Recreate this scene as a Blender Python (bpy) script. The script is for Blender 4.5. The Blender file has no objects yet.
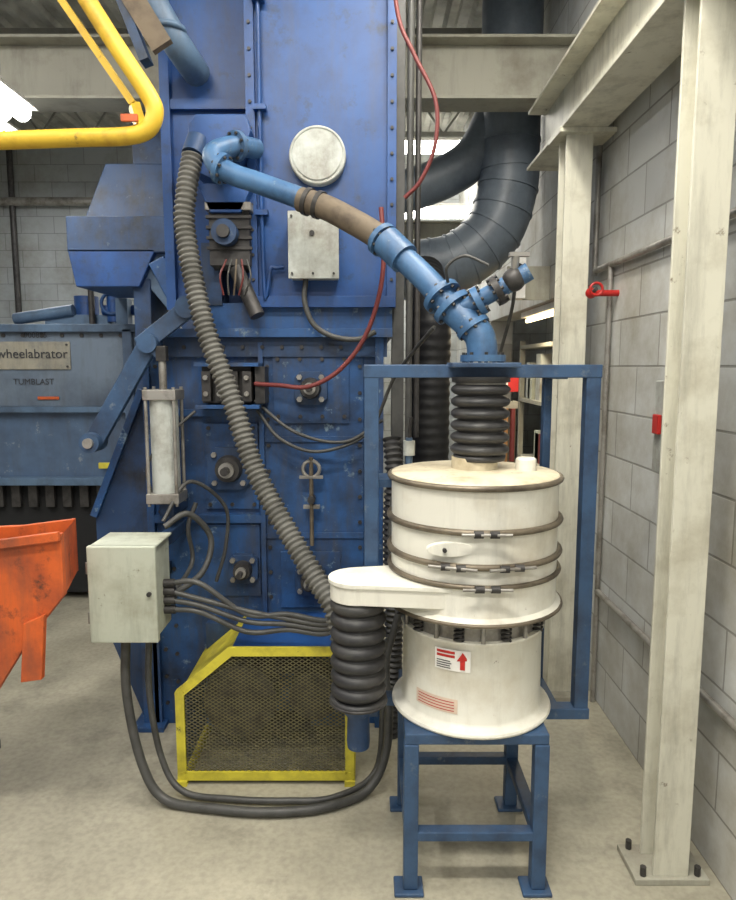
import bpy, math, random, bmesh
from mathutils import Vector, Matrix
random.seed(4)
scene=bpy.context.scene
try:
    scene.view_settings.view_transform='Standard'
except Exception: pass

def s2l(c):
    c/=255.0
    return c/12.92 if c<=.04045 else ((c+.055)/1.055)**2.4
def col(r,g,b): return (s2l(r),s2l(g),s2l(b),1)

def mat(name,c,c2=None,rough=.6,metal=0.,scale=6,lo=.45,hi=.7,bump=.0,emit=0,stretch=None,scuff=None,sscale=22,slo=.62,shi=.68,grime=0):
    m=bpy.data.materials.new(name); m.use_nodes=True
    nt=m.node_tree; N=nt.nodes; L=nt.links
    b=N['Principled BSDF']; b.inputs['Roughness'].default_value=rough; b.inputs['Metallic'].default_value=metal
    if c2 is None: c2=tuple(x*.75 for x in c[:3])+(1,)
    tc=N.new('ShaderNodeTexCoord'); mp=N.new('ShaderNodeMapping')
    if stretch: mp.inputs['Scale'].default_value=stretch
    L.new(tc.outputs['Object'],mp.inputs['Vector'])
    n=N.new('ShaderNodeTexNoise'); n.inputs['Scale'].default_value=scale; n.inputs['Detail'].default_value=8; n.inputs['Roughness'].default_value=.65
    L.new(mp.outputs[0],n.inputs['Vector'])
    r=N.new('ShaderNodeValToRGB'); r.color_ramp.elements[0].position=lo; r.color_ramp.elements[1].position=hi
    r.color_ramp.elements[0].color=c; r.color_ramp.elements[1].color=c2
    L.new(n.outputs['Fac'],r.inputs['Fac'])
    out=r.outputs['Color']
    if scuff:
        n3=N.new('ShaderNodeTexNoise'); n3.inputs['Scale'].default_value=sscale; n3.inputs['Detail'].default_value=10; n3.inputs['Roughness'].default_value=.7
        L.new(tc.outputs['Object'],n3.inputs['Vector'])
        r3=N.new('ShaderNodeValToRGB'); r3.color_ramp.elements[0].position=slo; r3.color_ramp.elements[1].position=shi
        L.new(n3.outputs['Fac'],r3.inputs['Fac'])
        mx=N.new('ShaderNodeMix'); mx.data_type='RGBA'; L.new(r3.outputs['Color'],mx.inputs['Factor'])
        L.new(out,mx.inputs[6]); mx.inputs[7].default_value=scuff; out=mx.outputs[2]
    if grime:   # soft dusty streaks running down the surface
        mp4=N.new('ShaderNodeMapping'); mp4.inputs['Scale'].default_value=(7,7,.9); L.new(tc.outputs['Object'],mp4.inputs['Vector'])
        n4=N.new('ShaderNodeTexNoise'); n4.inputs['Scale'].default_value=1.6; n4.inputs['Detail'].default_value=10; n4.inputs['Roughness'].default_value=.72
        L.new(mp4.outputs[0],n4.inputs['Vector'])
        r4=N.new('ShaderNodeMapRange'); r4.inputs['From Min'].default_value=.48; r4.inputs['From Max'].default_value=.72; r4.inputs['To Max'].default_value=grime
        L.new(n4.outputs['Fac'],r4.inputs['Value'])
        mx4=N.new('ShaderNodeMix'); mx4.data_type='RGBA'; L.new(r4.outputs[0],mx4.inputs['Factor']); L.new(out,mx4.inputs[6]); mx4.inputs[7].default_value=col(72,68,60); out=mx4.outputs[2]
    L.new(out,b.inputs['Base Color'])
    if bump>0:
        bp=N.new('ShaderNodeBump'); bp.inputs['Strength'].default_value=bump; bp.inputs['Distance'].default_value=.01
        L.new(n.outputs['Fac'],bp.inputs['Height']); L.new(bp.outputs[0],b.inputs['Normal'])
    if emit:
        b.inputs['Emission Color'].default_value=c; b.inputs['Emission Strength'].default_value=emit
    return m

def blockmat(name,axis,c1,c2,cm,stain):
    m=bpy.data.materials.new(name); m.use_nodes=True
    nt=m.node_tree; N=nt.nodes; L=nt.links; b=N['Principled BSDF']; b.inputs['Roughness'].default_value=.7
    tc=N.new('ShaderNodeTexCoord'); sp=N.new('ShaderNodeSeparateXYZ'); cb=N.new('ShaderNodeCombineXYZ')
    L.new(tc.outputs['Object'],sp.inputs[0]); L.new(sp.outputs[axis],cb.inputs[0]); L.new(sp.outputs['Z'],cb.inputs[1])
    br=N.new('ShaderNodeTexBrick'); br.inputs['Scale'].default_value=1; br.inputs['Brick Width'].default_value=.4; br.inputs['Row Height'].default_value=.2
    br.inputs['Mortar Size'].default_value=.005; br.inputs['Mortar Smooth'].default_value=.4
    br.inputs['Color1'].default_value=c1; br.inputs['Color2'].default_value=c2; br.inputs['Mortar'].default_value=cm
    L.new(cb.outputs[0],br.inputs['Vector'])
    n=N.new('ShaderNodeTexNoise'); n.inputs['Scale'].default_value=1.6; n.inputs['Detail'].default_value=9; n.inputs['Roughness'].default_value=.7
    L.new(tc.outputs['Object'],n.inputs['Vector'])
    r=N.new('ShaderNodeValToRGB'); r.color_ramp.elements[0].position=.42; r.color_ramp.elements[1].position=.72
    r.color_ramp.elements[0].color=(1,1,1,1); r.color_ramp.elements[1].color=stain
    L.new(n.outputs['Fac'],r.inputs['Fac'])
    mx=N.new('ShaderNodeMix'); mx.data_type='RGBA'; mx.blend_type='MULTIPLY'; mx.inputs['Factor'].default_value=1
    L.new(br.outputs['Color'],mx.inputs[6]); L.new(r.outputs['Color'],mx.inputs[7]); L.new(mx.outputs[2],b.inputs['Base Color'])
    n2=N.new('ShaderNodeTexNoise'); n2.inputs['Scale'].default_value=60; L.new(tc.outputs['Object'],n2.inputs['Vector'])
    ma=N.new('ShaderNodeMath'); ma.operation='MULTIPLY_ADD'; ma.inputs[1].default_value=-1; L.new(br.outputs['Fac'],ma.inputs[0])
    m2=N.new('ShaderNodeMath'); m2.operation='MULTIPLY'; m2.inputs[1].default_value=.25; L.new(n2.outputs['Fac'],m2.inputs[0]); L.new(m2.outputs[0],ma.inputs[2])
    bp=N.new('ShaderNodeBump'); bp.inputs['Strength'].default_value=.5; bp.inputs['Distance'].default_value=.006
    L.new(ma.outputs[0],bp.inputs['Height']); L.new(bp.outputs[0],b.inputs['Normal'])
    return m

BLUE=mat('blue_paint',col(30,76,138),col(24,54,102),rough=.45,scale=4,lo=.4,hi=.75,scuff=col(32,44,62),sscale=11,slo=.56,shi=.75,grime=.35)
BLUED=mat('blue_paint_grimy',col(38,82,136),col(26,44,70),rough=.55,scale=5,lo=.42,hi=.70,bump=.1,scuff=col(116,138,154),sscale=15,slo=.60,shi=.68,grime=.75)
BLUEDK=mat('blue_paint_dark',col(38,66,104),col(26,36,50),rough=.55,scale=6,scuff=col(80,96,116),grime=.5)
BLUEG=mat('blue_grey_paint',col(84,108,134),col(58,74,94),rough=.5,scale=4,grime=.4)
BLUEF=mat('blue_frame_paint',col(54,82,116),col(36,54,80),rough=.5,scale=8,scuff=col(100,112,124),sscale=18,slo=.6,shi=.7,grime=.35)
PIPE=mat('pipe_blue',col(70,108,148),col(46,76,110),rough=.45,scale=8,scuff=col(136,148,154),slo=.62,shi=.72,grime=.4)
DUCT=mat('duct_blue_grey',col(108,118,128),col(80,90,102),rough=.45,scale=4,grime=.2)
CREAM=mat('cream_enamel',col(232,230,218),col(198,188,166),rough=.42,scale=4,lo=.48,hi=.8,scuff=col(116,94,66),sscale=24,slo=.66,shi=.72,grime=.22)
CREAM2=mat('cream_lid',col(216,206,180),col(160,144,114),rough=.5,scale=8,lo=.46,hi=.76,scuff=col(120,100,72),sscale=20,slo=.63,shi=.72)
BEIGE=mat('beige_steel_paint',col(208,206,190),col(166,160,140),rough=.5,scale=5,lo=.5,hi=.8,scuff=col(112,98,76),sscale=16,slo=.64,shi=.72,grime=.45)
BEIGED=mat('beige_steel_dark',col(166,164,150),col(126,120,106),rough=.55,scale=3,grime=.3)  # darker beige for cross and tie beams, base plates and racks
BLACK=mat('black_rubber',col(44,44,46),col(68,67,65),rough=.5,scale=10)
BLACK2=mat('black_duct',col(28,28,31),col(42,42,42),rough=.5,scale=6)
HOSE=mat('grey_hose',col(102,101,96),col(74,73,68),rough=.6,scale=8)
CABLE=mat('cable_grey',col(72,72,70),col(48,48,47),rough=.5,scale=8)
BROWN=mat('brown_hose',col(104,92,76),col(74,64,54),rough=.7,scale=12)
STEEL=mat('bare_steel',col(158,155,149),col(104,98,90),rough=.4,metal=.5,scale=10)
DKSTEEL=mat('dark_steel',col(68,66,65),col(38,37,37),rough=.5,metal=.3,scale=14)
BRONZE=mat('clamp_ring_steel',col(122,112,96),col(80,72,62),rough=.45,metal=.4,scale=10)
GBOX=mat('grey_green_enclosure',col(180,185,170),col(140,138,120),rough=.5,scale=5,lo=.45,hi=.75,scuff=col(98,90,72),sscale=18,slo=.64,shi=.72,grime=.4)
WBOX=mat('white_grey_panel',col(186,191,186),col(130,126,116),rough=.5,scale=7,lo=.42,hi=.7,grime=.4)
YEL=mat('yellow_paint',col(208,196,62),col(146,134,50),rough=.5,scale=10,lo=.45,hi=.75,scuff=col(70,66,48),sscale=16,slo=.63,shi=.7)
YELO=mat('yellow_orange_paint',col(210,174,50),col(168,130,38),rough=.5,scale=8,scuff=col(96,78,44),sscale=12,slo=.62,shi=.7)
MESHM=mat('mesh_wire',col(116,110,78),col(70,68,58),rough=.6,scale=20)
ORANGE=mat('orange_paint',col(206,94,38),col(132,60,38),rough=.55,scale=5,lo=.45,hi=.75,scuff=col(64,44,36),sscale=9,slo=.55,shi=.68,grime=.5)
RED=mat('red_paint',col(180,36,32),rough=.4)
REDH=mat('red_hose',col(112,48,46),rough=.5)
WHITE=mat('white_label',col(238,236,230),col(215,212,204),rough=.5)
PINK=mat('label_tan',col(226,206,186),rough=.5)
REDT=mat('red_print',col(190,40,35),rough=.5)
BLKT=mat('black_print',col(50,52,56),rough=.5)
PLATE=mat('name_plate',col(146,142,128),col(108,110,108),rough=.5,scale=8,grime=.4)
DARK=mat('dark_interior',col(28,29,31),rough=.8)
DECK=mat('ceiling_deck_paint',col(174,173,164),col(128,127,120),rough=.7,scale=3)
JOIST=mat('joist_paint',col(148,147,138),col(106,105,98),rough=.7,scale=3)
GREYM=mat('machine_grey_blue',col(80,102,130),col(56,70,92),rough=.45,scale=4,lo=.4,hi=.8,scuff=col(130,138,144),sscale=9,grime=.4)
GREYM2=mat('machine_grey_panel',col(100,114,130),col(74,86,102),rough=.5,scale=3,grime=.4)
CARD=mat('cardboard_goods',col(150,110,70),rough=.8)
LAMPM=mat('lamp_tube_glow',col(255,252,244),col(255,252,244),emit=18)
TUBEW=mat('warm_tube_glow',col(255,225,170),col(255,225,170),emit=8)
FLOORM=mat('concrete_floor',col(182,177,158),col(142,138,122),rough=.55,scale=1.2,lo=.35,hi=.72,bump=.03,scuff=col(104,101,90),sscale=2.6,slo=.52,shi=.85)
nt=FLOORM.node_tree;N=nt.nodes;L=nt.links
n=N.new('ShaderNodeTexNoise');n.inputs['Scale'].default_value=45;n.inputs['Detail'].default_value=6
r=N.new('ShaderNodeValToRGB');r.color_ramp.elements[0].position=.35;r.color_ramp.elements[0].color=(.84,.84,.84,1);r.color_ramp.elements[1].position=.6
mx=N.new('ShaderNodeMix');mx.data_type='RGBA';mx.blend_type='MULTIPLY';mx.inputs['Factor'].default_value=1
tc=N.new('ShaderNodeTexCoord');L.new(tc.outputs['Object'],n.inputs['Vector']);L.new(n.outputs['Fac'],r.inputs['Fac'])
old=N['Principled BSDF'].inputs['Base Color'].links[0].from_socket
L.new(old,mx.inputs[6]);L.new(r.outputs['Color'],mx.inputs[7]);L.new(mx.outputs[2],N['Principled BSDF'].inputs['Base Color'])

def V(*a): return Vector(a)
def catmull(pts,sub=10):
    P=[Vector(p) for p in pts]
    if len(P)<3: 
        return [P[0].lerp(P[1],i/sub) for i in range(sub+1)]
    P=[P[0]*2-P[1]]+P+[P[-1]*2-P[-2]]
    out=[]
    for i in range(1,len(P)-2):
        a,b,c,d=P[i-1:i+3]
        for k in range(sub):
            t=k/sub
            out.append(.5*((2*b)+(c-a)*t+(2*a-5*b+4*c-d)*t*t+(3*b-a-3*c+d)*t**3))
    out.append(P[-2]); return out
def resample(pts,step):
    out=[pts[0]];last=pts[0]
    for p in pts[1:]:
        while (p-last).length>=step:
            last=last+(p-last).normalized()*step; out.append(last)
    return out

class B:
    def __init__(s,name): s.name=name;s.v=[];s.f=[];s.m=[];s.sm=[];s.mats=[]
    def mi(s,m):
        if m not in s.mats: s.mats.append(m)
        return s.mats.index(m)
    def add(s,vs,fs,m,smooth=False):
        o=len(s.v); s.v+= [tuple(x) for x in vs]; k=s.mi(m)
        for f in fs: s.f.append([o+i for i in f]); s.m.append(k); s.sm.append(smooth)
        return s
    def box(s,x0,x1,y0,y1,z0,z1,m):
        return s.add([(x0,y0,z0),(x1,y0,z0),(x1,y1,z0),(x0,y1,z0),(x0,y0,z1),(x1,y0,z1),(x1,y1,z1),(x0,y1,z1)],
          [(3,2,1,0),(4,5,6,7),(0,1,5,4),(1,2,6,5),(2,3,7,6),(3,0,4,7)],m)
    def beam(s,p,q,w,h,m,up=(0,0,1)):
        p=Vector(p);q=Vector(q);d=(q-p).normalized();up=Vector(up)
        if abs(d.dot(up))>.98: up=Vector((0,1,0))
        x=d.cross(up).normalized()*w/2; z=x.cross(d).normalized()*h/2
        vs=[a+sx*x+sz*z for a in(p,q) for sx,sz in((-1,-1),(1,-1),(1,1),(-1,1))]
        return s.add(vs,[(3,2,1,0),(4,5,6,7),(0,1,5,4),(1,2,6,5),(2,3,7,6),(3,0,4,7)],m)
    def hbeam(s,p,q,w,h,t,m,up=(0,0,1)):
        p=Vector(p);q=Vector(q);d=(q-p).normalized();u=Vector(up)
        if abs(d.dot(u))>.98: u=Vector((0,1,0))
        x=d.cross(u).normalized(); z=x.cross(d).normalized()
        s.beam(p,q,t,h-2*t,m,up); o=z*(h/2-t/2)
        s.beam(p+o,q+o,w,t,m,up); s.beam(p-o,q-o,w,t,m,up); return s
    def tube(s,pts,r,m,n=14,sub=10,cap=True,smooth=True,raw=False,closed=False):
        P=[Vector(p) for p in pts] if raw else catmull(pts,sub)
        if not callable(r):
            rr=r; r=lambda t: rr
        vs=[];L=0;u=None
        for i,p in enumerate(P):
            if i: L+=(p-P[i-1]).length
            if closed: d=P[(i+1)%len(P)]-P[i-1]
            else: d=P[min(i+1,len(P)-1)]-P[max(i-1,0)]
            d.normalize()
            if u is None:
                u=d.cross(Vector((0,0,1)) if abs(d.z)<.9 else Vector((1,0,0))).normalized()
            else: u=(u-d*u.dot(d)).normalized()
            w=d.cross(u)
            R=r(L)
            for k in range(n):
                a=2*math.pi*k/n; vs.append(p+(u*math.cos(a)+w*math.sin(a))*R)
        fs=[]
        R_=len(P)
        for i in range(R_ if closed else R_-1):
            j=(i+1)%R_
            for k in range(n): fs.append((i*n+k,i*n+(k+1)%n,j*n+(k+1)%n,j*n+k))
        s.add(vs,fs,m,smooth)
        if cap and not closed:
            s.add(vs[:n],[tuple(range(n-1,-1,-1))],m); s.add(vs[-n:],[tuple(range(n))],m)
        return s
    def cyl(s,p,q,r,m,r2=None,n=20,smooth=True):
        r2=r if r2 is None else r2
        p=Vector(p);q=Vector(q);L=(q-p).length
        return s.tube([p,q],lambda t:r if t<L/2 else r2,m,n=n,raw=True,smooth=smooth)
    def ring(s,c,R,r,m,axis='Z',n=48,k=8,a0=0,a1=2*math.pi):
        full=abs(a1-a0-2*math.pi)<1e-6
        P=[]
        for i in range(n+(0 if full else 1)):
            a=a0+(a1-a0)*i/n; x,y=R*math.cos(a),R*math.sin(a)
            P.append(Vector(c)+(V(x,y,0) if axis=='Z' else V(x,0,y)))
        return s.tube(P,r,m,n=k,raw=True,closed=full)
    def lathe(s,prof,c,m,n=56,smooth=True):
        vs=[];fs=[]
        for r,z in prof:
            for k in range(n):
                a=2*math.pi*k/n; vs.append((c[0]+r*math.cos(a),c[1]+r*math.sin(a),z))
        for i in range(len(prof)-1):
            for k in range(n): fs.append((i*n+k,i*n+(k+1)%n,(i+1)*n+(k+1)%n,(i+1)*n+k))
        s.add(vs,fs,m,smooth)
        s.add(vs[:n],[tuple(range(n-1,-1,-1))],m); s.add(vs[-n:],[tuple(range(n))],m); return s
    def prism(s,poly,y0,y1,m):
        n=len(poly); vs=[(x,y0,z) for x,z in poly]+[(x,y1,z) for x,z in poly]
        fs=[tuple(range(n-1,-1,-1)),tuple(range(n,2*n))]+[(i,(i+1)%n,n+(i+1)%n,n+i) for i in range(n)]
        return s.add(vs,fs,m)
    def bolt(s,x,y,z,r=.009,m=None,h=.008):
        return s.cyl((x,y,z),(x,y-h,z),r,m or DKSTEEL,n=6,smooth=False)
    def bolts(s,a,b,n,m=None,r=.009):
        a=Vector(a);b=Vector(b)
        for i in range(n):
            p=a.lerp(b,i/(n-1)); s.bolt(p.x,p.y,p.z,r,m)
        return s
    def sph(s,c,r,m,n=12):
        vs=[];fs=[]
        for i in range(n+1):
            th=math.pi*i/n
            for k in range(n*2):
                a=math.pi*k/n; vs.append((c[0]+r*math.sin(th)*math.cos(a),c[1]+r*math.sin(th)*math.sin(a),c[2]+r*math.cos(th)))
        for i in range(n):
            for k in range(2*n): fs.append((i*2*n+k,(i+1)*2*n+k,(i+1)*2*n+(k+1)%(2*n),i*2*n+(k+1)%(2*n)))
        return s.add(vs,fs,m,True)
    def done(s,bevel=0,parent=None):
        me=bpy.data.meshes.new(s.name); me.from_pydata(s.v,[],s.f)
        for m in s.mats: me.materials.append(m)
        me.polygons.foreach_set('material_index',s.m); me.polygons.foreach_set('use_smooth',s.sm)
        me.update()
        bm=bmesh.new(); bm.from_mesh(me); bmesh.ops.recalc_face_normals(bm,faces=bm.faces); bm.to_mesh(me); bm.free()
        o=bpy.data.objects.new(s.name,me); scene.collection.objects.link(o)
        if bevel:
            md=o.modifiers.new('bevel','BEVEL'); md.width=bevel; md.segments=2; md.limit_method='ANGLE'; md.angle_limit=math.radians(50)
        if parent: o.parent=parent
        return o
def text(parent,name,body,loc,size,m,rot=(math.pi/2,0,0)):
    c=bpy.data.curves.new(name,'FONT'); c.body=body; c.size=size; c.extrude=.0006; c.align_x='CENTER'; c.align_y='CENTER'; c.materials.append(m)
    o=bpy.data.objects.new(name,c); o.location=loc; o.rotation_euler=rot; scene.collection.objects.link(o); o.parent=parent; return o

# ---------------- room ----------------
B('floor').box(-6,2.4,-3,8.6,-.1,0,FLOORM).done()
WR=blockmat('block_wall_right','Y',col(204,206,204),col(190,192,190),col(154,154,150),col(198,188,168))
WB=blockmat('block_wall_back','X',col(170,175,176),col(160,165,166),col(134,137,136),col(198,190,174))
b=B('wall_right'); b.box(1.1,1.3,-3,3.75,0,4.4,WR); b.box(1.1,1.3,3.75,8.5,2.0,4.4,WR); b.box(1.1,1.3,6.2,8.5,0,2.0,WR); b.done()
B('wall_storeroom').box(2.2,2.4,3.3,8.5,0,4.4,WR).done()
B('wall_back').box(-6,2.4,8.5,8.7,0,4.4,WB).done()
B('wall_left').box(-6.2,-6,-3,8.7,0,4.4,WB).done()
b=B('ceiling'); b.box(-6,2.4,-3,8.6,4.34,4.44,DECK)
x=-6
while x<2.3:
    b.prism([(x,4.34),(x+.03,4.30),(x+.09,4.30),(x+.12,4.34)],-3,8.5,DECK); x+=.2
b.done()
b=B('roof_joists')
y=-2
while y<8.4:
    b.box(-6,1.1,y-.03,y+.03,4.22,4.27,JOIST); b.box(-6,1.1,y-.03,y+.03,3.86,3.91,JOIST)
    xx=-6
    while xx<.9:
        b.beam((xx,y,4.24),(xx+.25,y,3.89),.02,.02,JOIST); b.beam((xx+.25,y,3.89),(xx+.5,y,4.24),.02,.02,JOIST); xx+=.5
    y+=1.3
b.done()
b=B('wall_pipe'); b.cyl((-5.9,8.4,3.55),(.9,8.4,3.55),.05,STEEL); b.cyl((-4.25,8.42,0),(-4.25,8.42,4.2),.035,DKSTEEL); b.done()

# ---------------- shot blast machine ----------------
b=B('shot_blast_machine')
F=2.9
b.prism([(-.95,.0),(.06,.0),(.06,1.74),(-.88,1.74),(-.95,1.5)],F,3.8,BLUED)
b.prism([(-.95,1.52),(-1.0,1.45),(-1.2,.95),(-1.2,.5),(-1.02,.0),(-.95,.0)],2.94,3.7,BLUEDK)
b.beam((-.97,2.93,1.50),(-1.2,2.93,.95),.04,.03,BLUED); 
b.box(-.92,.10,F-.07,3.8,1.72,1.755,BLUED)
b.box(-.72,.10,F-.04,3.7,1.755,1.86,BLUED)
b.box(-.9,.08,F-.03,F,1.64,1.72,BLUEDK)
b.box(-.46,.09,2.85,3.6,1.86,4.3,BLUE)
b.box(-.83,-.46,3.0,3.6,1.86,4.3,BLUE)
for x in(-.465,.095): b.box(x-.018,x+.018,2.825,2.87,1.84,4.3,BLUE)
b.box(-.48,.11,2.82,2.86,1.84,1.885,BLUE)
for x in(-.84,): b.box(x-.02,x+.02,2.96,3.02,1.84,4.3,BLUE)
b.box(-.83,-.47,2.97,3.0,2.66,2.70,BLUE)
b.bolts((-.465,2.825,1.95),(-.465,2.825,4.2),24,r=.007); b.bolts((.095,2.825,1.95),(.095,2.825,4.2),24,r=.007)
b.tube([(-.425,2.82,4.3),(-.425,2.82,2.05),(-.39,2.82,2.0),(-.34,2.82,2.0)],.008,BLUE,sub=6)
for z in(2.2,2.6,3.0): b.box(-.45,-.40,2.8,2.84,z,z+.02,BLUE)
b.box(-.44,-.02,F-.012,F,.06,1.66,BLUED)
b.box(-.70,-.47,F-.015,F,.99,1.36,BLUED); b.box(-.70,-.47,F-.012,F,.60,.92,BLUED)
b.box(-.46,-.44,F-.035,F,.05,1.7,BLUED); b.box(.03,.065,F-.04,F,.0,1.72,BLUED); b.box(-.95,-.92,F-.03,F,0,1.7,BLUED)
b.box(-.92,-.46,F-.03,F,.93,.965,BLUED); b.box(-.92,-.46,F-.025,F,1.39,1.42,BLUED)
b.box(-.4,-.08,F-.022,F-.01,1.36,1.66,BLUED); b.box(-.38,-.12,F-.022,F-.01,.55,.8,BLUED)
b.box(-.44,-.02,F-.02,F,.86,.885,BLUED); b.box(-.44,-.02,F-.02,F,1.28,1.305,BLUED)
b.bolts((-.425,F-.012,.15),(-.425,F-.012,1.6),14); b.bolts((-.035,F-.012,.15),(-.035,F-.012,1.6),14)
b.bolts((-.90,F-.0,.1),(-.90,F,1.6),13); b.bolts((-.38,F-.022,1.39),(-.1,F-.022,1.39),4);b.bolts((-.38,F-.022,1.63),(-.1,F-.022,1.63),4)
b.bolts((-.68,F-.015,1.01),(-.49,F-.015,1.01),3);b.bolts((-.68,F-.015,1.34),(-.49,F-.015,1.34),3)
b.bolts((-.85,F-.03,1.68),(.05,F-.03,1.68),12)
b.bolts((-.85,F,.85),(-.85,F,.2),6)
def bearing(x,z,r):
    b.prism([(x+r*1.25*math.cos(a),z+r*1.25*math.sin(a)) for a in [math.pi/4+i*math.pi/2+d for i in range(4) for d in(-.22,.22)]],F-.05,F-.012,BLUEDK)
    b.cyl((x,F-.04,z),(x,F-.09,z),r*.72,DKSTEEL,r*.6); b.cyl((x,F-.09,z),(x,F-.11,z),r*.38,STEEL); b.cyl((x,F-.11,z),(x,F-.15,z),r*.2,DKSTEEL)
    for i in range(4):
        a=math.pi/4+i*math.pi/2; b.bolt(x+r*math.cos(a),F-.05,z+r*math.sin(a),.012,STEEL,.015)
bearing(-.59,1.17,.085); bearing(-.54,.73,.06); bearing(-.24,1.51,.065); bearing(-.25,.68,.062)
# dark solenoid valve block
b.box(-.68,-.48,F-.1,F,1.45,1.60,DKSTEEL)
for x in(-.655,-.60,-.545,-.49): b.box(x-.018,x+.018,F-.14,F-.1,1.46,1.58,DKSTEEL); b.cyl((x,F-.14,1.555),(x,F-.155,1.555),.010,STEEL,n=10); b.cyl((x,F-.14,1.49),(x,F-.155,1.49),.010,STEEL,n=10)
b.box(-.46,-.42,F-.12,F,1.45,1.6,DKSTEEL); b.box(-.70,-.44,F-.15,F,1.43,1.445,BLUED); b.box(-.70,-.44,F-.15,F,1.60,1.615,BLUED)
# T handle latch
b.cyl((-.24,F-.06,1.22),(-.24,F-.06,.84),.009,BRONZE,n=8); b.ring((-.24,F-.06,1.17),.035,.008,STEEL,'X',n=20)
b.box(-.29,-.19,F-.07,F-.05,1.13,1.142,STEEL); b.box(-.275,-.205,F-.065,F-.04,1.0,1.015,STEEL); b.cyl((-.24,F-.02,1.04),(-.24,F-.08,1.04),.016,DKSTEEL)
b.box(-.63,-.47,2.78,3.0,2.0,2.22,DKSTEEL); b.cyl((-.56,2.84,2.12),(-.56,2.72,2.12),.05,BLUEDK); b.cyl((-.56,2.72,2.12),(-.56,2.70,2.12),.025,DKSTEEL); b.cyl((-.62,2.82,2.02),(-.48,2.82,2.02),.035,DKSTEEL)
b.cyl((-.53,2.8,1.99),(-.44,2.75,1.80),.03,DKSTEEL); b.box(-.68,-.6,2.85,3.0,1.85,2.1,BLUEDK)
b.box(-.64,-.46,2.76,2.98,2.21,2.24,STEEL)
for z in(2.06,2.10,2.14,2.18): b.box(-.64,-.46,2.77,2.79,z,z+.012,DKSTEEL)
for i in range(5): b.tube([(-.56+i*.02,2.76,2.02),(-.58+i*.03,2.73,1.95),(-.57+i*.02,2.74,1.88)],.004,(REDH,CABLE,BROWN)[i%3],n=6)
b.box(-1.0,-.93,F-.03,F+.07,0,.5,BLUED); b.box(-1.04,-.9,F-.08,F+.12,0,.02,BLUED)
b.box(.10,.15,2.88,2.96,0,4.3,CABLE); b.cyl((.17,2.86,0),(.17,2.86,4.3),.014,CABLE); b.cyl((.205,2.9,1.3),(.205,2.9,4.3),.012,DKSTEEL)
hp=resample(catmull([(.10,2.8,.0),(.11,2.8,.5),(.10,2.8,.9),(.11,2.8,1.15),(.1,2.85,1.3)],20),.006); b.tube(hp,lambda L:.036+.006*math.sin(L/.025*2*math.pi),BLACK,n=14,raw=True)
machine=b.done(.002)

b=B('inspection_cover'); b.cyl((-.20,2.85,2.43),(-.20,2.81,2.43),.112,WBOX,n=48); b.ring((-.2,2.812,2.43),.106,.006,WBOX,'X')
b.cyl((-.2,2.81,2.43),(-.2,2.805,2.43),.095,WBOX,n=40); b.done(parent=machine)
b=B('junction_box'); b.box(-.31,-.12,2.76,2.85,1.95,2.2,WBOX); b.box(-.315,-.115,2.752,2.765,1.945,2.205,WBOX); b.cyl((-.22,2.75,2.12),(-.22,2.745,2.12),.010,DKSTEEL);b.bolts((-.30,2.752,1.965),(-.135,2.752,1.965),3,r=.005);b.bolts((-.30,2.752,2.185),(-.135,2.752,2.185),3,r=.005)
b.tube([(-.25,2.8,1.95),(-.255,2.79,1.86),(-.22,2.79,1.77),(-.14,2.79,1.72),(-.04,2.79,1.71),(.03,2.8,1.74)],.011,CABLE,sub=8); b.done(.003,machine)
b=B('outlet_hopper')
b.prism([(-.69,2.36),(-.69,2.52),(-.66,2.56),(-.47,2.56),(-.45,2.50),(-.5,2.36),(-.58,2.31)],2.74,3.0,BLUE)
b.prism([(-.67,2.31),(-.45,2.31),(-.5,2.2),(-.62,2.2)],2.76,3.0,BLUE); b.done(.003,machine)

b=B('blue_air_pipe'); b.tube([(-.86,2.72,3.05),(-.76,2.76,2.87),(-.72,2.82,2.81),(-.70,2.95,2.79)],.055,BLUEG); b.ring((-.76,2.76,2.87),.058,.012,BLUEG); b.done()

b=B('feed_pipe')
b.tube([(-.44,2.80,2.45),(-.50,2.70,2.43),(-.57,2.63,2.385),(-.55,2.6,2.33),(-.48,2.58,2.29),(-.40,2.56,2.26),(-.22,2.5,2.185)],.038,PIPE,n=20)
def flange(p,q,r,m,t=.010):
    p=Vector(p);d=(Vector(q)-p).normalized(); b.cyl(p-d*t,p+d*t,r,m,n=28)
    u=d.cross(V(0,1,0)).normalized();w=d.cross(u)
    for i in range(8):
        a=i*math.pi/4; c=p+(u*math.cos(a)+w*math.sin(a))*r*.85; b.cyl(c-d*(t+.008),c+d*(t+.008),.006,DKSTEEL,n=6,smooth=False)
flange((-.5,2.7,2.43),(-.44,2.78,2.45),.055,PIPE); flange((-.535,2.595,2.318),(-.48,2.58,2.29),.056,PIPE)
b.tube([(-.24,2.51,2.19),(-.15,2.475,2.155),(-.06,2.42,2.10),(.02,2.37,2.045),(.09,2.32,1.985)],.043,BROWN,n=20)
for t in(.02,.06): b.cyl((-.24+t,2.51-t*.3,2.19-t*.35),(-.225+t,2.505-t*.3,2.184-t*.35),.049,DKSTEEL)
b.tube([(.08,2.325,1.99),(.18,2.24,1.885),(.28,2.16,1.76)],.041,PIPE,n=20)
b.cyl((.06,2.335,2.015),(.12,2.29,1.95),.052,PIPE,n=28); flange((.05,2.345,2.02),(.1,2.3,1.97),.057,PIPE)
flange((.235,2.2,1.82),(.28,2.16,1.76),.064,PIPE); flange((.265,2.175,1.785),(.31,2.15,1.73),.066,PIPE)
b.tube([(.27,2.17,1.775),(.31,2.145,1.735),(.345,2.125,1.69),(.355,2.12,1.62)],.047,PIPE,n=20)
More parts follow.
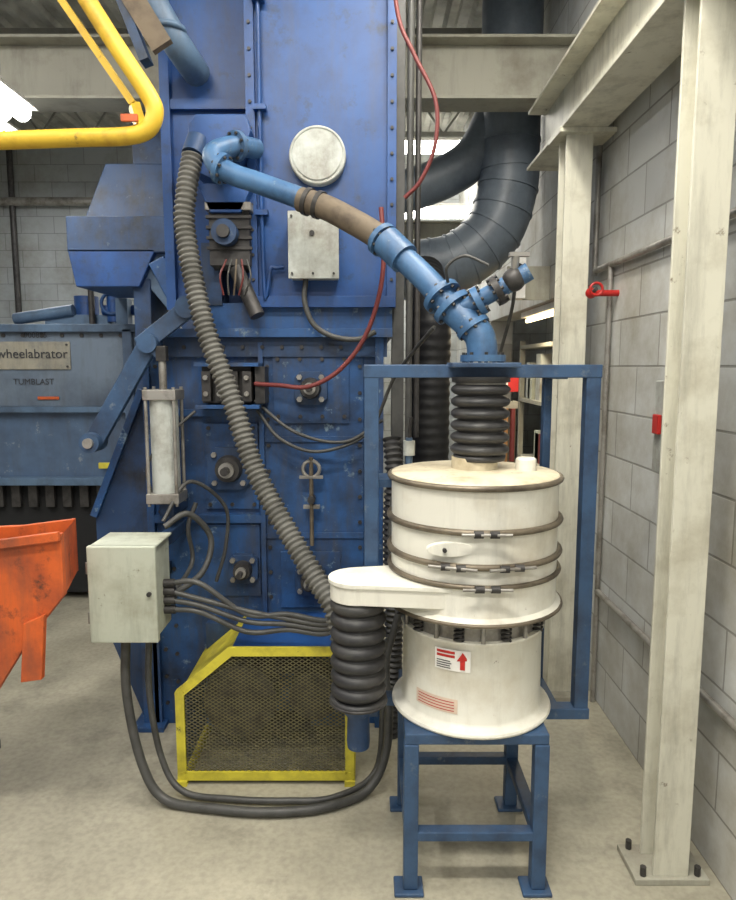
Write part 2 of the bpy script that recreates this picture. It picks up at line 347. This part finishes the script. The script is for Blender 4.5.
flange((.325,2.135,1.72),(.345,2.125,1.69),.055,PIPE,.008)
b.cyl((.28,2.15,1.77),(.42,2.11,1.845),.028,PIPE); flange((.34,2.13,1.80),(.42,2.11,1.845),.046,PIPE); flange((.395,2.115,1.83),(.42,2.11,1.845),.046,DKSTEEL)
b.cyl((.42,2.11,1.845),(.485,2.09,1.885),.028,PIPE); b.sph((.44,2.1,1.86),.036,DKSTEEL); b.cyl((.44,2.1,1.87),(.44,2.08,1.93),.012,STEEL); b.box(.42,.48,2.07,2.09,1.925,1.937,STEEL)
flange((.355,2.12,1.625),(.355,2.12,1.7),.07,PIPE,.010)
b.tube([(.25,2.16,1.85),(.24,2.12,1.90),(.29,2.1,1.93),(.36,2.08,1.90)],.005,CABLE,n=6)
b.done()

hp=resample(catmull([(-.672,2.72,2.40),(-.69,2.68,2.25),(-.692,2.66,2.10),(-.62,2.6,1.77),(-.51,2.55,1.476),(-.42,2.5,1.22),(-.295,2.42,1.01),(-.19,2.34,.862),(-.12,2.28,.77),(-.09,2.26,.66)],30),.0046)
b=B('corrugated_hose'); b.tube(hp,lambda L:.036+.0055*math.sin(L/.021*2*math.pi),HOSE,n=16,raw=True); b.cyl((-.672,2.72,2.40),(-.66,2.76,2.47),.042,BLUEDK); b.done()

# ---------------- separator ----------------
cx,cy=.335,2.12
C=(cx,cy)
b=B('vibratory_separator')
zt=.80
b.lathe([(.20,.517),(.253,.517),(.257,.524),(.253,.532),(.229,.537),(.223,.548),(.221,zt-.014),(.228,zt-.008),(.228,zt),(.1,zt)],C,CREAM)
b.lathe([(.19,zt-.002),(.19,.89)],C,DARK)
b.lathe([(.212,zt),(.212,.866)],C,STEEL)
for i in range(20):
    a=2*math.pi*i/20; x=cx+.225*math.cos(a);y=cy+.225*math.sin(a)
    if i%2==0:
        pts=[(x+.013*math.cos(t),y+.013*math.sin(t),zt+.002+.062*t/(10*math.pi)) for t in [k*math.pi/4 for k in range(41)]]
        b.tube(pts,.004,DKSTEEL,n=6,raw=True)
    else: b.cyl((x,y,zt),(x,y,.87),.007,STEEL,n=8)
b.lathe([(.24,.860),(.272,.862),(.278,.870),(.272,.880),(.260,.886),(.260,.97),(.266,.975)],C,CREAM)
b.lathe([(.26,.975),(.26,1.035),(.26,1.05),(.26,1.135),(.26,1.255),(.266,1.26)],C,CREAM)
R1,R2,R3=.98,1.038,1.137
for z,R,r in((R1,.266,.008),(R2,.266,.010),(R3,.266,.010),(.870,.276,.006)):
    b.ring((cx,cy,z),R,r,BRONZE)
b.ring((cx,cy,1.262),.265,.009,BRONZE)
b.lathe([(.264,1.262),(.26,1.272),(.2,1.280),(.08,1.284)],C,CREAM2)
b.lathe([(.072,1.28),(.072,1.32)],C,CREAM2)
b.lathe([(.032,1.27),(.032,1.315),(.026,1.32)],(cx+.155,cy-.03),CREAM)
for z,a in((R3,-.62),(R2,-.35),(R2,-.95),(R1,-.6)):
    for da in(-.04,.04):
        aa=-math.pi/2+a+.6+da*2
        p=V(cx+.280*math.cos(aa),cy+.280*math.sin(aa),z); b.cyl(p-V(.013,0,0),p+V(.013,0,0),.011,DKSTEEL,n=8)
    aa=-math.pi/2+a+.6; p=V(cx+.285*math.cos(aa),cy+.285*math.sin(aa),z); t=V(-math.sin(aa),math.cos(aa),0); b.cyl(p-t*.07,p+t*.07,.005,STEEL,n=8)
b.prism([(cx-.10+.07*math.cos(a),1.088+.021*math.sin(a)) for a in[i*math.pi/12 for i in range(24)]],cy-.256,cy-.233,CREAM)
b.cyl((cx-.12,cy-.245,1.088),(cx-.12,cy-.268,1.088),.006,DKSTEEL)
sx,sy=-.03,2.0
def trough(z0,z1,ex,m):
    r=.085+ex; pts=[]
    for i in range(17):
        a=math.pi/2+.15+math.pi*i/16; pts.append((sx+r*math.cos(a),sy+r*math.sin(a)))
    pts+= [(cx-.02,sy-.125-ex),(cx+.02,sy+.05),(cx-.1,sy+.14+ex)]
    n=len(pts); vs=[(x,y,z0) for x,y in pts]+[(x,y,z1) for x,y in pts]
    b.add(vs,[tuple(range(n-1,-1,-1)),tuple(range(n,2*n))]+[(i,(i+1)%n,n+(i+1)%n,n+i) for i in range(n)],m)
trough(.905,.962,0,CREAM); trough(.957,.970,.006,CREAM)
ob=b.done(.0015)
lb=B('label_plates'); 
yl=lambda x:cy-math.sqrt(.2235**2-(x-cx)**2)
def label(x0,x1,z0,z1,m,off=.001):
    n=8; vs=[]
    for i in range(n+1):
        x=x0+(x1-x0)*i/n; y=yl(x)-off; vs+=[(x,y,z0),(x,y,z1)]
    lb.add(vs,[(2*i,2*i+2,2*i+3,2*i+1) for i in range(n)],m)
dx=-.055
label(.255+dx,.355+dx,.708,.773,WHITE); label(.15,.265,.575,.62,PINK)
label(.325+dx,.339+dx,.715,.745,REDT,.003)
xs=.332+dx; lb.add([(xs-.018,yl(xs)-.004,.743),(xs+.018,yl(xs)-.004,.743),(xs,yl(xs)-.004,.769)],[(0,1,2)],REDT)
for k in range(4): label(.260+dx,.260+dx+random.uniform(.035,.05),.714+k*.007,.717+k*.007,BLKT,.002)
label(.260+dx,.310+dx,.760,.768,REDT,.002); label(.260+dx,.310+dx,.748,.756,REDT,.002)
for k in range(4): label(.155,.255,.582+k*.009,.5845+k*.009,REDT,.002)
lo=lb.done(); lo.parent=ob
b=B('feed_bellows')
pf=[(.06,1.305),(.080,1.31),(.082,1.326)]
z=1.326
for i in range(6):
    for k in range(8):
        t=k/8; pf.append((.067+.025*abs(math.sin(math.pi*t))**.6,z+t*.037))
    z+=.037
pf+=[(.07,z),(.09,z+.005),(.09,z+.02)]
b.lathe(pf,(.35,cy),BLACK,n=40); b.ring((.35,cy,1.333),.07,.006,STEEL); b.ring((.35,cy,z),.072,.006,STEEL); b.done(parent=ob)
b=B('discharge_bellows')
pf=[(.07,.57),(.088,.575),(.088,.587),(.068,.591)]; z=.591
for i in range(7):
    for k in range(8):
        t=k/8; pf.append((.065+.021*abs(math.sin(math.pi*t))**.6,z+t*.045))
    z+=.045
b.lathe(pf,(sx,sy),BLACK,n=40); b.lathe([(.034,.42),(.036,.44),(.034,.52),(.07,.573)],(sx,sy),BLUEDK,n=32); b.ring((sx,sy,.575),.086,.005,DKSTEEL); b.done(parent=ob)

b=B('separator_stand')
x0,x1,y0,y1=.13,.52,1.92,2.32
b.box(x0-.02,x1+.02,y0-.02,y1+.02,.482,.516,BLUEF)
for x in(x0,x1):
    for y in(y0,y1):
        b.box(x-.022,x+.022,y-.022,y+.022,.012,.482,BLUEF); b.box(x-.05,x+.04,y-.04,y+.04,0,.012,BLUEF)
b.box(x0,x1,y0-.02,y0+.02,.17,.20,BLUEF); b.box(x0,x1,y1-.02,y1+.02,.17,.20,BLUEF)
b.box(x0-.02,x0+.02,y0,y1,.17,.20,BLUEF); b.box(x1-.02,x1+.02,y0,y1,.17,.20,BLUEF)
b.done(.004)

b=B('pipe_support_frame')
for x in(.01,.705): b.box(x-.022,x+.024,2.132,2.178,.445,1.60,BLUEF)
b.box(-.014,.731,2.13,2.18,1.565,1.606,BLUEF); b.box(-.015,.11,2.13,2.18,.485,.515,BLUEF); b.box(.54,.733,2.128,2.182,.438,.475,BLUEF); b.box(.54,.57,2.10,2.20,.437,.51,BLUEF)
b.box(.25,.46,2.05,2.179,1.597,1.612,BLUEF)
b.box(.61,.638,2.36,2.398,.45,1.56,BLUEF); b.box(.60,.64,2.184,2.40,.442,.473,BLUEF); b.box(.60,.64,2.182,2.40,1.56,1.6,BLUEF)
b.done(.003)

# ---------------- electrical box and cables ----------------
b=B('electrical_enclosure')
b.box(-.97,-.75,2.32,2.50,.64,.97,GBOX); b.box(-.98,-.74,2.30,2.325,.63,.98,GBOX); b.box(-.975,-.74,2.31,2.51,.97,.98,GBOX)
for z in(.72,.9): b.cyl((-.98,2.31,z-.02),(-.98,2.31,z+.02),.008,STEEL,n=8)
b.cyl((-.765,2.3,.81),(-.765,2.29,.81),.008,DKSTEEL)
b.box(-.90,-.86,2.50,2.90,.7,.76,BLUEDK); b.box(-.82,-.78,2.50,2.90,.9,.95,BLUEDK)
enc=b.done(.005)
b=B('control_cables')
for k,dz in enumerate((0,-.035,-.07,.03)):
    b.cyl((-.75,2.42,.78+dz),(-.71,2.42,.78+dz),.016,DKSTEEL,n=10)
    b.tube([(-.73,2.42,.78+dz),(-.62,2.42,.75+dz+.01*k),(-.45,2.43,.70+dz*.8-.012*k),(-.3,2.43,.67+dz*.6),(-.16,2.4,.66+dz*.5),(-.08,2.38,.70+dz*.3)],.010,CABLE,sub=8)
b.tube([(-.78,2.55,.99),(-.70,2.6,1.03),(-.63,2.66,.92),(-.65,2.6,.8),(-.73,2.45,.75)],.012,CABLE)
b.tube([(-.8,2.6,1.0),(-.72,2.7,1.14),(-.6,2.8,1.02),(-.6,2.8,.85),(-.64,2.78,.7)],.008,CABLE)
b.tube([(-.7,2.72,1.05),(-.73,2.7,.95),(-.72,2.7,.8),(-.76,2.45,.72)],.009,CABLE)
b.tube([(-.46,2.82,1.42),(-.36,2.8,1.3),(-.2,2.8,1.25),(0,2.8,1.33),(.1,2.7,1.55),(.17,2.5,1.66),(.22,2.3,1.73)],.007,CABLE)
b.tube([(-.47,2.82,1.46),(-.3,2.8,1.33),(-.1,2.8,1.29),(.06,2.8,1.38)],.007,CABLE)
b.tube([(-.86,2.7,1.05),(-.88,2.68,1.2),(-.8,2.68,1.32),(-.7,2.75,1.42)],.006,CABLE)
b.tube([(.1,2.6,1.1),(.09,2.55,.9),(.12,2.5,.7),(.07,2.45,.5),(.08,2.42,.3)],.014,CABLE)
b.tube([(.44,2.08,1.93),(.48,2.3,1.8),(.46,2.5,1.5),(.48,2.5,1.0)],.006,CABLE)
b.done(parent=machine)
b=B('floor_hose')
b.tube([(-.89,2.4,.64),(-.89,2.38,.4),(-.83,2.34,.15),(-.74,2.31,.03),(-.55,2.27,.022),(-.35,2.25,.022),(-.15,2.28,.022),(.0,2.37,.03),(.07,2.42,.16),(.08,2.44,.4)],.017,CABLE,sub=14)
b.tube([(-.82,2.45,.64),(-.82,2.42,.4),(-.78,2.40,.15),(-.69,2.36,.03),(-.5,2.33,.018),(-.3,2.32,.018),(-.12,2.34,.02),(.03,2.46,.05),(.06,2.5,.3)],.012,CABLE,sub=14)
b.done()

# ---------------- belt guard ----------------
b=B('belt_guard')
gp=[(-.715,.035),(-.07,.035),(-.07,.34),(-.13,.535),(-.52,.535),(-.715,.37)]
G=2.45
n=len(gp)
for i in range(n):
    p,q=gp[i],gp[(i+1)%n]; b.beam((p[0],G,p[1]),(q[0],G,q[1]),.034,.014,YEL,up=(0,1,0))
    b.cyl((p[0],G-.009,p[1]),(p[0],G+.009,p[1]),.0175,YEL)
def quad(p,q,m,y0=G,y1=2.86):
    b.add([(p[0],y0,p[1]),(q[0],y0,q[1]),(q[0],y1,q[1]),(p[0],y1,p[1])],[(0,1,2,3)],m)
quad(gp[3],gp[4],BLUE); quad(gp[4],gp[5],YEL); quad(gp[5],gp[0],BLUE); quad(gp[1],gp[2],YEL); quad(gp[2],gp[3],YEL)
def clip(p,d):
    ts=[]
    for i in range(n):
        a=gp[i];c=gp[(i+1)%n]; ex,ez=c[0]-a[0],c[1]-a[1]; den=d[0]*ez-d[1]*ex
        if abs(den)<1e-9: continue
        t=((a[0]-p[0])*ez-(a[1]-p[1])*ex)/den; u=((a[0]-p[0])*d[1]-(a[1]-p[1])*d[0])/den
        if 0<=u<=1: ts.append(t)
    return (min(ts),max(ts)) if len(ts)>=2 else None
for sgn in(1,-1):
    ang=math.radians(32)*sgn; d=(math.cos(ang),math.sin(ang)); nn=(-d[1],d[0])
    k=-60
    while k<60:
        p=(-.39+nn[0]*k*.0125,.28+nn[1]*k*.0125); c=clip(p,d)
        if c and c[1]-c[0]>.01:
            b.beam((p[0]+d[0]*c[0],G+.002,p[1]+d[1]*c[0]),(p[0]+d[0]*c[1],G+.002,p[1]+d[1]*c[1]),.0026,.002,MESHM,up=(0,1,0))
        k+=1
b.cyl((-.52,2.62,.25),(-.52,2.75,.25),.15,DKSTEEL,n=32); b.cyl((-.22,2.62,.27),(-.22,2.75,.27),.1,DKSTEEL,n=32)
b.box(-.5,-.24,2.64,2.73,.36,.39,DARK); b.box(-.5,-.24,2.64,2.73,.11,.15,DARK)
b.box(-.7,-.09,2.82,2.86,.03,.5,BLUEDK)
for x,z in((-.715,.035),(-.07,.035)): b.box(x-.02,x+.02,G-.02,G+.4,0,.02,YEL)
b.done()

b=B('air_cylinder'); X,Y=-.81,2.7
b.cyl((X,Y,1.10),(X,Y,1.48),.055,WBOX,n=28); b.box(X-.065,X+.065,Y-.065,Y+.065,1.06,1.10,STEEL); b.box(X-.065,X+.065,Y-.065,Y+.065,1.47,1.51,STEEL)
for dx in(-.055,.055):
    for dy in(-.055,.055): b.cyl((X+dx,Y+dy,1.05),(X+dx,Y+dy,1.52),.007,STEEL,n=8)
b.cyl((X,Y,1.5),(X,Y,1.64),.015,STEEL); b.box(X-.02,X+.02,Y-.02,Y+.02,1.62,1.68,DKSTEEL); b.box(X-.03,X+.03,Y-.01,Y+.2,1.0,1.06,BLUEDK); b.done(.003)
b=B('lever_arm')
b.beam((-1.10,2.72,1.30),(-.86,2.72,1.70),.035,.075,BLUEF,up=(0,0,1)); b.beam((-.90,2.72,1.68),(-.71,2.74,1.83),.035,.07,BLUEF)
b.cyl((-1.10,2.76,1.30),(-1.10,2.66,1.30),.04,BLUEF); b.cyl((-1.10,2.66,1.30),(-1.10,2.645,1.30),.02,STEEL); b.cyl((-.86,2.76,1.69),(-.86,2.67,1.69),.038,BLUEF); b.cyl((-.71,2.9,1.83),(-.71,2.69,1.83),.042,BLUEF)
b.beam((-.86,2.7,1.69),(-.81,2.7,1.64),.03,.04,BLUEF); b.done(.003)

# ---------------- background left ----------------
b=B('tumble_blast_cabinet')
b.box(-3.6,-1.52,4.5,5.8,.84,1.84,GREYM); b.box(-3.6,-1.5,4.46,4.5,1.34,1.84,GREYM2); b.box(-3.6,-1.5,4.44,4.5,1.30,1.34,BLUEG)
b.box(-3.62,-1.48,4.42,5.8,1.82,1.87,BLUEG); b.box(-3.6,-1.5,4.42,4.5,.82,.87,BLUEG)
for x in(-2.9,-1.55): b.box(x-.03,x+.03,4.42,4.5,.84,1.84,GREYM)
b.box(-2.42,-1.93,4.45,4.46,1.58,1.76,PLATE); b.bolts((-2.4,4.45,1.74),(-1.95,4.45,1.74),2,r=.008); b.bolts((-2.4,4.45,1.6),(-1.95,4.45,1.6),2,r=.008)
b.box(-3.6,-1.55,4.55,5.7,.05,.84,DARK)
for i in range(18):
    x=-3.55+i*.115; b.box(x,x+.06,4.5,4.54,.66,.82,DKSTEEL)
b.bolts((-3.5,4.46,1.8),(-1.6,4.46,1.8),16,r=.014)
b.box(-1.78,-1.68,4.44,4.46,.93,.97,YEL); b.box(-2.16,-2.02,4.45,4.46,1.385,1.405,ORANGE)
b.box(-2.2,-1.75,4.7,5.1,1.87,1.95,BLUEG); b.cyl((-1.95,4.8,1.95),(-1.95,4.8,2.08),.08,BLUE); b.cyl((-1.8,4.7,1.98),(-1.55,4.7,1.98),.035,BLUE); b.cyl((-1.72,4.7,1.9),(-1.72,4.7,2.1),.05,BLUE); b.cyl((-2.4,4.7,1.92),(-2.0,4.7,1.98),.04,BLUEG)
b.ring((-1.72,4.65,2.02),.07,.012,BLUED,'X',n=20); b.cyl((-1.86,4.66,1.87),(-1.86,4.66,2.12),.02,DKSTEEL); b.box(-1.68,-1.6,4.6,4.7,1.87,2.05,BLUEG)
tb=b.done(.006)
text(tb,'lettering','wheelabrator',(-2.175,4.445,1.68),.085,BLKT); text(tb,'lettering_small','TUMBLAST',(-2.18,4.455,1.50),.055,BLKT); text(tb,'serial','900885',(-2.15,4.455,1.80),.05,BLKT)
b=B('dust_hopper')
def frustum(a,za,c,zc,m):
    vs=[(a[0],a[2],za),(a[1],a[2],za),(a[1],a[3],za),(a[0],a[3],za),(c[0],c[2],zc),(c[1],c[2],zc),(c[1],c[3],zc),(c[0],c[3],zc)]
    b.add(vs,[(3,2,1,0),(4,5,6,7),(0,1,5,4),(1,2,6,5),(2,3,7,6),(3,0,4,7)],m)
b.box(-1.36,-1.0,4.1,4.6,2.75,4.2,BLUEDK)
frustum((-1.62,-1.0,4.0,4.6),2.42,(-1.5,-1.0,4.05,4.6),2.75,BLUEDK)
b.box(-1.70,-1.05,3.95,4.6,2.24,2.44,BLUEDK)
frustum((-1.66,-1.3,3.95,4.6),2.05,(-1.70,-1.2,3.95,4.6),2.26,BLUE)
b.prism([(-1.3,2.44),(-1.0,2.44),(-1.0,1.86),(-1.1,1.86),(-1.3,2.1)],4.0,4.5,BLUEG)
b.beam((-1.2,3.98,2.2),(-1.0,3.98,1.8),.06,.1,BLUED)
b.box(-1.35,-1.25,3.99,4.6,0,2.1,BLUEDK)
b.done(.006)

b=B('steel_column'); b.hbeam((.945,2.0,.02),(.945,2.0,2.64),.11,.11,.012,BEIGE); b.box(.83,1.06,1.93,2.09,0,.02,BEIGED)
for x in(.86,1.03):
    for y in(1.95,2.07): b.cyl((x,y,.02),(x,y,.05),.01,DKSTEEL,n=6,smooth=False)
b.done(.002)
b=B('steel_column'); b.hbeam((.94,3.22,.02),(.94,3.22,2.64),.12,.12,.012,BEIGE); b.box(.84,1.06,3.1,3.34,0,.02,BEIGED); b.done(.002)
b=B('runway_beam'); b.hbeam((.95,-1.5,2.79),(.95,3.8,2.79),.20,.30,.016,BEIGE); b.box(.84,1.09,3.12,3.32,2.62,2.64,BEIGE); b.done(.002)
b=B('cross_beam'); b.hbeam((-6,3.9,3.17),(1.1,3.9,3.17),.2,.32,.016,BEIGED); b.done(.002)
b=B('tie_beam'); b.hbeam((.2,6.0,2.75),(1.1,6.0,2.75),.12,.15,.012,BEIGED); b.done()

b=B('ventilation_duct')
P=catmull([(.885,4.45,4.3),(.885,4.45,3.4),(.885,4.45,2.95),(.88,4.45,2.72),(.80,4.45,2.46),(.62,4.45,2.29),(.4,4.45,2.22),(-.1,4.45,2.2)],8)
b.tube(P,.185,DUCT,n=32,raw=True)
for i in(9,15,20,24,28,32,36,40,44,48):
    if i<len(P)-1:
        d=(P[i+1]-P[i]).normalized(); b.cyl(P[i]-d*.008,P[i]+d*.008,.192,DUCT,n=32)
b.tube([(.8,4.5,3.15),(.68,4.5,2.93),(.5,4.5,2.8),(.2,4.5,2.7),(-.1,4.5,2.68)],.13,DUCT,n=28)
b.done()
b=B('vertical_duct'); hp=resample(catmull([(.32,3.5,0),(.315,3.5,.8),(.315,3.5,1.5),(.315,3.5,1.9),(.30,3.75,2.10)],20),.012); b.tube(hp,lambda L:.104+.0025*math.sin(L/.05*2*math.pi),BLACK2,n=24,raw=True); b.done()
b=B('pressure_gauge'); b.cyl((.14,2.3,1.2),(.14,2.3,1.36),.012,BLUEG); b.cyl((.14,2.3,1.3),(.14,2.3,1.35),.02,WBOX); b.cyl((.14,2.3,1.36),(.145,2.3,1.43),.006,DKSTEEL); b.box(.01,.15,2.18,2.32,1.21,1.235,BLUEF); b.done()

b=B('red_air_hose'); b.tube([(.08,2.72,3.2),(.11,2.7,2.9),(.17,2.68,2.75),(.25,2.66,2.58),(.25,2.66,2.42),(.2,2.68,2.30),(.14,2.7,2.24)],.008,REDH)
b.tube([(-.46,2.78,1.53),(-.36,2.75,1.525),(-.24,2.72,1.52),(-.12,2.7,1.58),(-.02,2.68,1.70),(.04,2.66,1.86),(.06,2.66,2.02),(.05,2.68,2.2)],.009,REDH); b.done()

b=B('yellow_loader_frame')
b.tube([(-.95,2.2,2.88),(-.86,2.2,2.72),(-.76,2.2,2.56),(-.675,2.2,2.43),(-.655,2.2,2.375),(-.68,2.2,2.325),(-.75,2.2,2.305),(-.9,2.2,2.30),(-1.2,2.2,2.29),(-1.8,2.2,2.27)],.027,YELO,n=18)
b.beam((-1.0,2.27,2.80),(-.74,2.27,2.42),.02,.05,YELO,up=(0,1,0)) ; b.beam((-.80,2.33,2.85),(-.66,2.33,2.62),.07,.03,BROWN,up=(0,1,0)); b.beam((-.74,2.27,2.42),(-.70,2.2,2.33),.03,.03,YELO)
b.beam((-.84,2.35,2.9),(-.72,2.35,2.58),.03,.06,BLUEDK,up=(0,1,0))
b.box(-.75,-.70,2.168,2.18,2.34,2.36,ORANGE); b.done()
b=B('skip_bucket')
b.prism([(-1.9,1.0),(-1.25,1.03),(-.99,1.065),(-.99,.86),(-1.12,.70),(-1.25,.50),(-1.9,.38)],2.14,2.165,ORANGE); b.prism([(-1.9,1.0),(-1.25,1.03),(-1.06,1.055),(-1.06,.86),(-1.2,.7),(-1.9,.5)],2.40,2.42,ORANGE)
b.add([(-.99,2.15,1.06),(-.99,2.15,.86),(-1.06,2.41,.86),(-1.06,2.41,1.05)],[(0,1,2,3)],ORANGE)
b.add([(-.99,2.15,.86),(-1.12,2.15,.70),(-1.2,2.41,.7),(-1.06,2.41,.86)],[(0,1,2,3)],ORANGE)
b.add([(-1.12,2.15,.70),(-1.25,2.15,.50),(-1.9,2.15,.38),(-1.9,2.41,.5),(-1.2,2.41,.7)],[(0,1,2,3,4)],ORANGE)
b.beam((-1.9,2.13,.995),(-1.25,2.13,1.025),.02,.03,ORANGE); b.beam((-1.25,2.13,1.025),(-.99,2.13,1.06),.02,.03,ORANGE)
b.prism([(-1.12,.77),(-1.05,.80),(-1.07,.58),(-1.14,.57)],2.12,2.145,ORANGE)
b.cyl((-1.5,2.13,.8),(-1.5,2.09,.8),.05,DKSTEEL)
b.beam((-1.6,2.28,0),(-1.6,2.28,.5),.1,.1,DKSTEEL); b.beam((-1.6,1.9,.02),(-1.6,2.7,.02),.1,.04,DKSTEEL)
b.done(.003)

b=B('electrical_conduit'); b.cyl((1.08,3.3,2.05),(1.08,.5,2.05),.014,STEEL); b.cyl((1.08,3.32,2.03),(1.08,3.32,4.3),.014,STEEL); b.cyl((1.08,3.1,2.05),(1.08,3.1,0.0),.012,STEEL)
b.cyl((1.08,3.1,.55),(1.08,.5,.55),.014,STEEL); b.done()
b=B('wall_switch'); b.box(1.04,1.1,2.38,2.47,1.22,1.55,WBOX); b.box(1.025,1.04,2.40,2.45,1.36,1.43,RED); b.done(.004)
b=B('red_gate_valve'); b.cyl((.99,3.05,1.92),(1.1,3.05,1.92),.014,RED); b.sph((.98,3.05,1.92),.024,RED); b.cyl((.98,3.05,1.92),(.98,2.98,1.93),.008,DKSTEEL)
b.ring((.98,2.98,1.93),.026,.006,RED,'X',n=20); b.done()
b=B('wall_fuse_box'); b.box(.86,.93,4.1,4.2,2.0,2.25,WHITE); b.cyl((.885,4.1,2.18),(.885,4.08,2.18),.02,DKSTEEL); b.box(.84,1.1,4.2,4.22,2.0,2.2,BEIGED); b.done(.003)

b=B('storage_rack')
for x in(1.35,1.9):
    for y in(4.6,6.0): b.box(x-.02,x+.02,y-.02,y+.02,0,1.82,BEIGED)
for z in(.3,.8,1.3,1.75): b.box(1.33,1.92,4.6,6.0,z,z+.03,BEIGED)
for i in range(14):
    y=4.65+random.random()*1.2; z=random.choice((.33,.83,1.33)); h=random.uniform(.12,.38); b.box(1.36,1.6,y,y+.14,z,z+h,random.choice((CARD,REDH,WBOX,GBOX,RED)))
b.done()
b=B('hanging_tool_rack'); b.box(.78,1.08,4.9,4.98,1.3,1.35,BEIGED)
b.box(.76,.82,4.9,5.0,0,1.9,BEIGED); b.box(.8,1.08,4.96,5.0,0.3,1.3,BROWN)
for i,m in enumerate((DARK,BROWN,STEEL,CARD,REDH)): b.cyl((.84+i*.05,4.88,.8+.03*i),(.84+i*.05,4.88,1.3),.018,m)
b.box(.8,1.08,4.9,4.96,1.42,1.6,RED); b.box(.84,1.0,4.88,4.9,1.45,1.58,WHITE); b.done()
b=B('strip_lamp'); b.box(1.15,1.25,4.0,5.2,1.96,1.999,WHITE); b.cyl((1.2,4.0,1.94),(1.2,5.2,1.94),.015,TUBEW)
o=b.done()
ld=bpy.data.lights.new('strip_lamp_light','AREA'); ld.shape='RECTANGLE'; ld.size=.1; ld.size_y=1.2; ld.energy=16; ld.color=(1,.85,.6); l=bpy.data.objects.new('strip_lamp_light',ld); l.location=(1.2,4.6,1.92); scene.collection.objects.link(l); l.parent=o

def lampfix(x,y,z,L,axis,power,colr=(1,.93,.82),tr=.016):
    b=B('fluorescent_lamp')
    if axis=='Y':
        b.prism([(x-.12,z),(x-.06,z+.06),(x+.06,z+.06),(x+.12,z)],y-L/2,y+L/2,WHITE)
        for d in(-.05,.05): b.cyl((x+d,y-L/2+.03,z-.02),(x+d,y+L/2-.03,z-.02),tr,LAMPM,n=10)
        for d in(-L/3,L/3): b.cyl((x,y+d,z+.06),(x,y+d,4.3),.004,STEEL,n=6)
    else:
        b.box(x-L/2,x+L/2,y-.1,y+.1,z,z+.05,WHITE)
        for d in(-.05,.05): b.cyl((x-L/2+.03,y+d,z-.02),(x+L/2-.03,y+d,z-.02),tr,LAMPM,n=10)
        for d in(-L/3,L/3): b.cyl((x+d,y,z+.05),(x+d,y,4.3),.004,STEEL,n=6)
    o=b.done()
    ld=bpy.data.lights.new('lamp_light','AREA'); ld.shape='RECTANGLE'; ld.size=L if axis!='Y' else .25; ld.size_y=.25 if axis!='Y' else L
    ld.energy=power; ld.color=colr; lo=bpy.data.objects.new('lamp_light',ld); lo.location=(x,y,z-.05); scene.collection.objects.link(lo); lo.parent=o
lampfix(-1.82,3.3,2.91,.8,'Y',12,(1,.96,.9),.045)
lampfix(.62,7.6,3.95,1.5,'X',45,tr=.06); lampfix(.60,7.7,3.30,1.5,'X',35,tr=.06)
lampfix(-.5,.6,3.85,1.8,'X',90,(1,.95,.86)); lampfix(-2.6,1.6,3.85,1.6,'Y',48,(1,.97,.93)); lampfix(.35,1.9,3.75,1.4,'Y',48,(1,.95,.85))  # last one is an unseen lamp, added to brighten the right wall
lampfix(-.3,-1.6,3.85,1.8,'X',75,(1,.96,.9)); lampfix(-.2,6.2,3.8,1.4,'Y',50,(1,.96,.88)); lampfix(-3.4,6.4,3.8,1.4,'Y',40,(.95,.97,1))

w=bpy.data.worlds.new('world'); scene.world=w; w.use_nodes=True
w.node_tree.nodes['Background'].inputs[0].default_value=(.95,.97,1,1); w.node_tree.nodes['Background'].inputs[1].default_value=.52

cam=bpy.data.cameras.new('camera'); co=bpy.data.objects.new('camera',cam); scene.collection.objects.link(co)
co.location=(0,0,1.6); co.rotation_euler=(math.radians(83),0,0); cam.sensor_fit='HORIZONTAL'; cam.sensor_width=36; cam.lens=680/736*36; cam.clip_start=.05
scene.camera=co
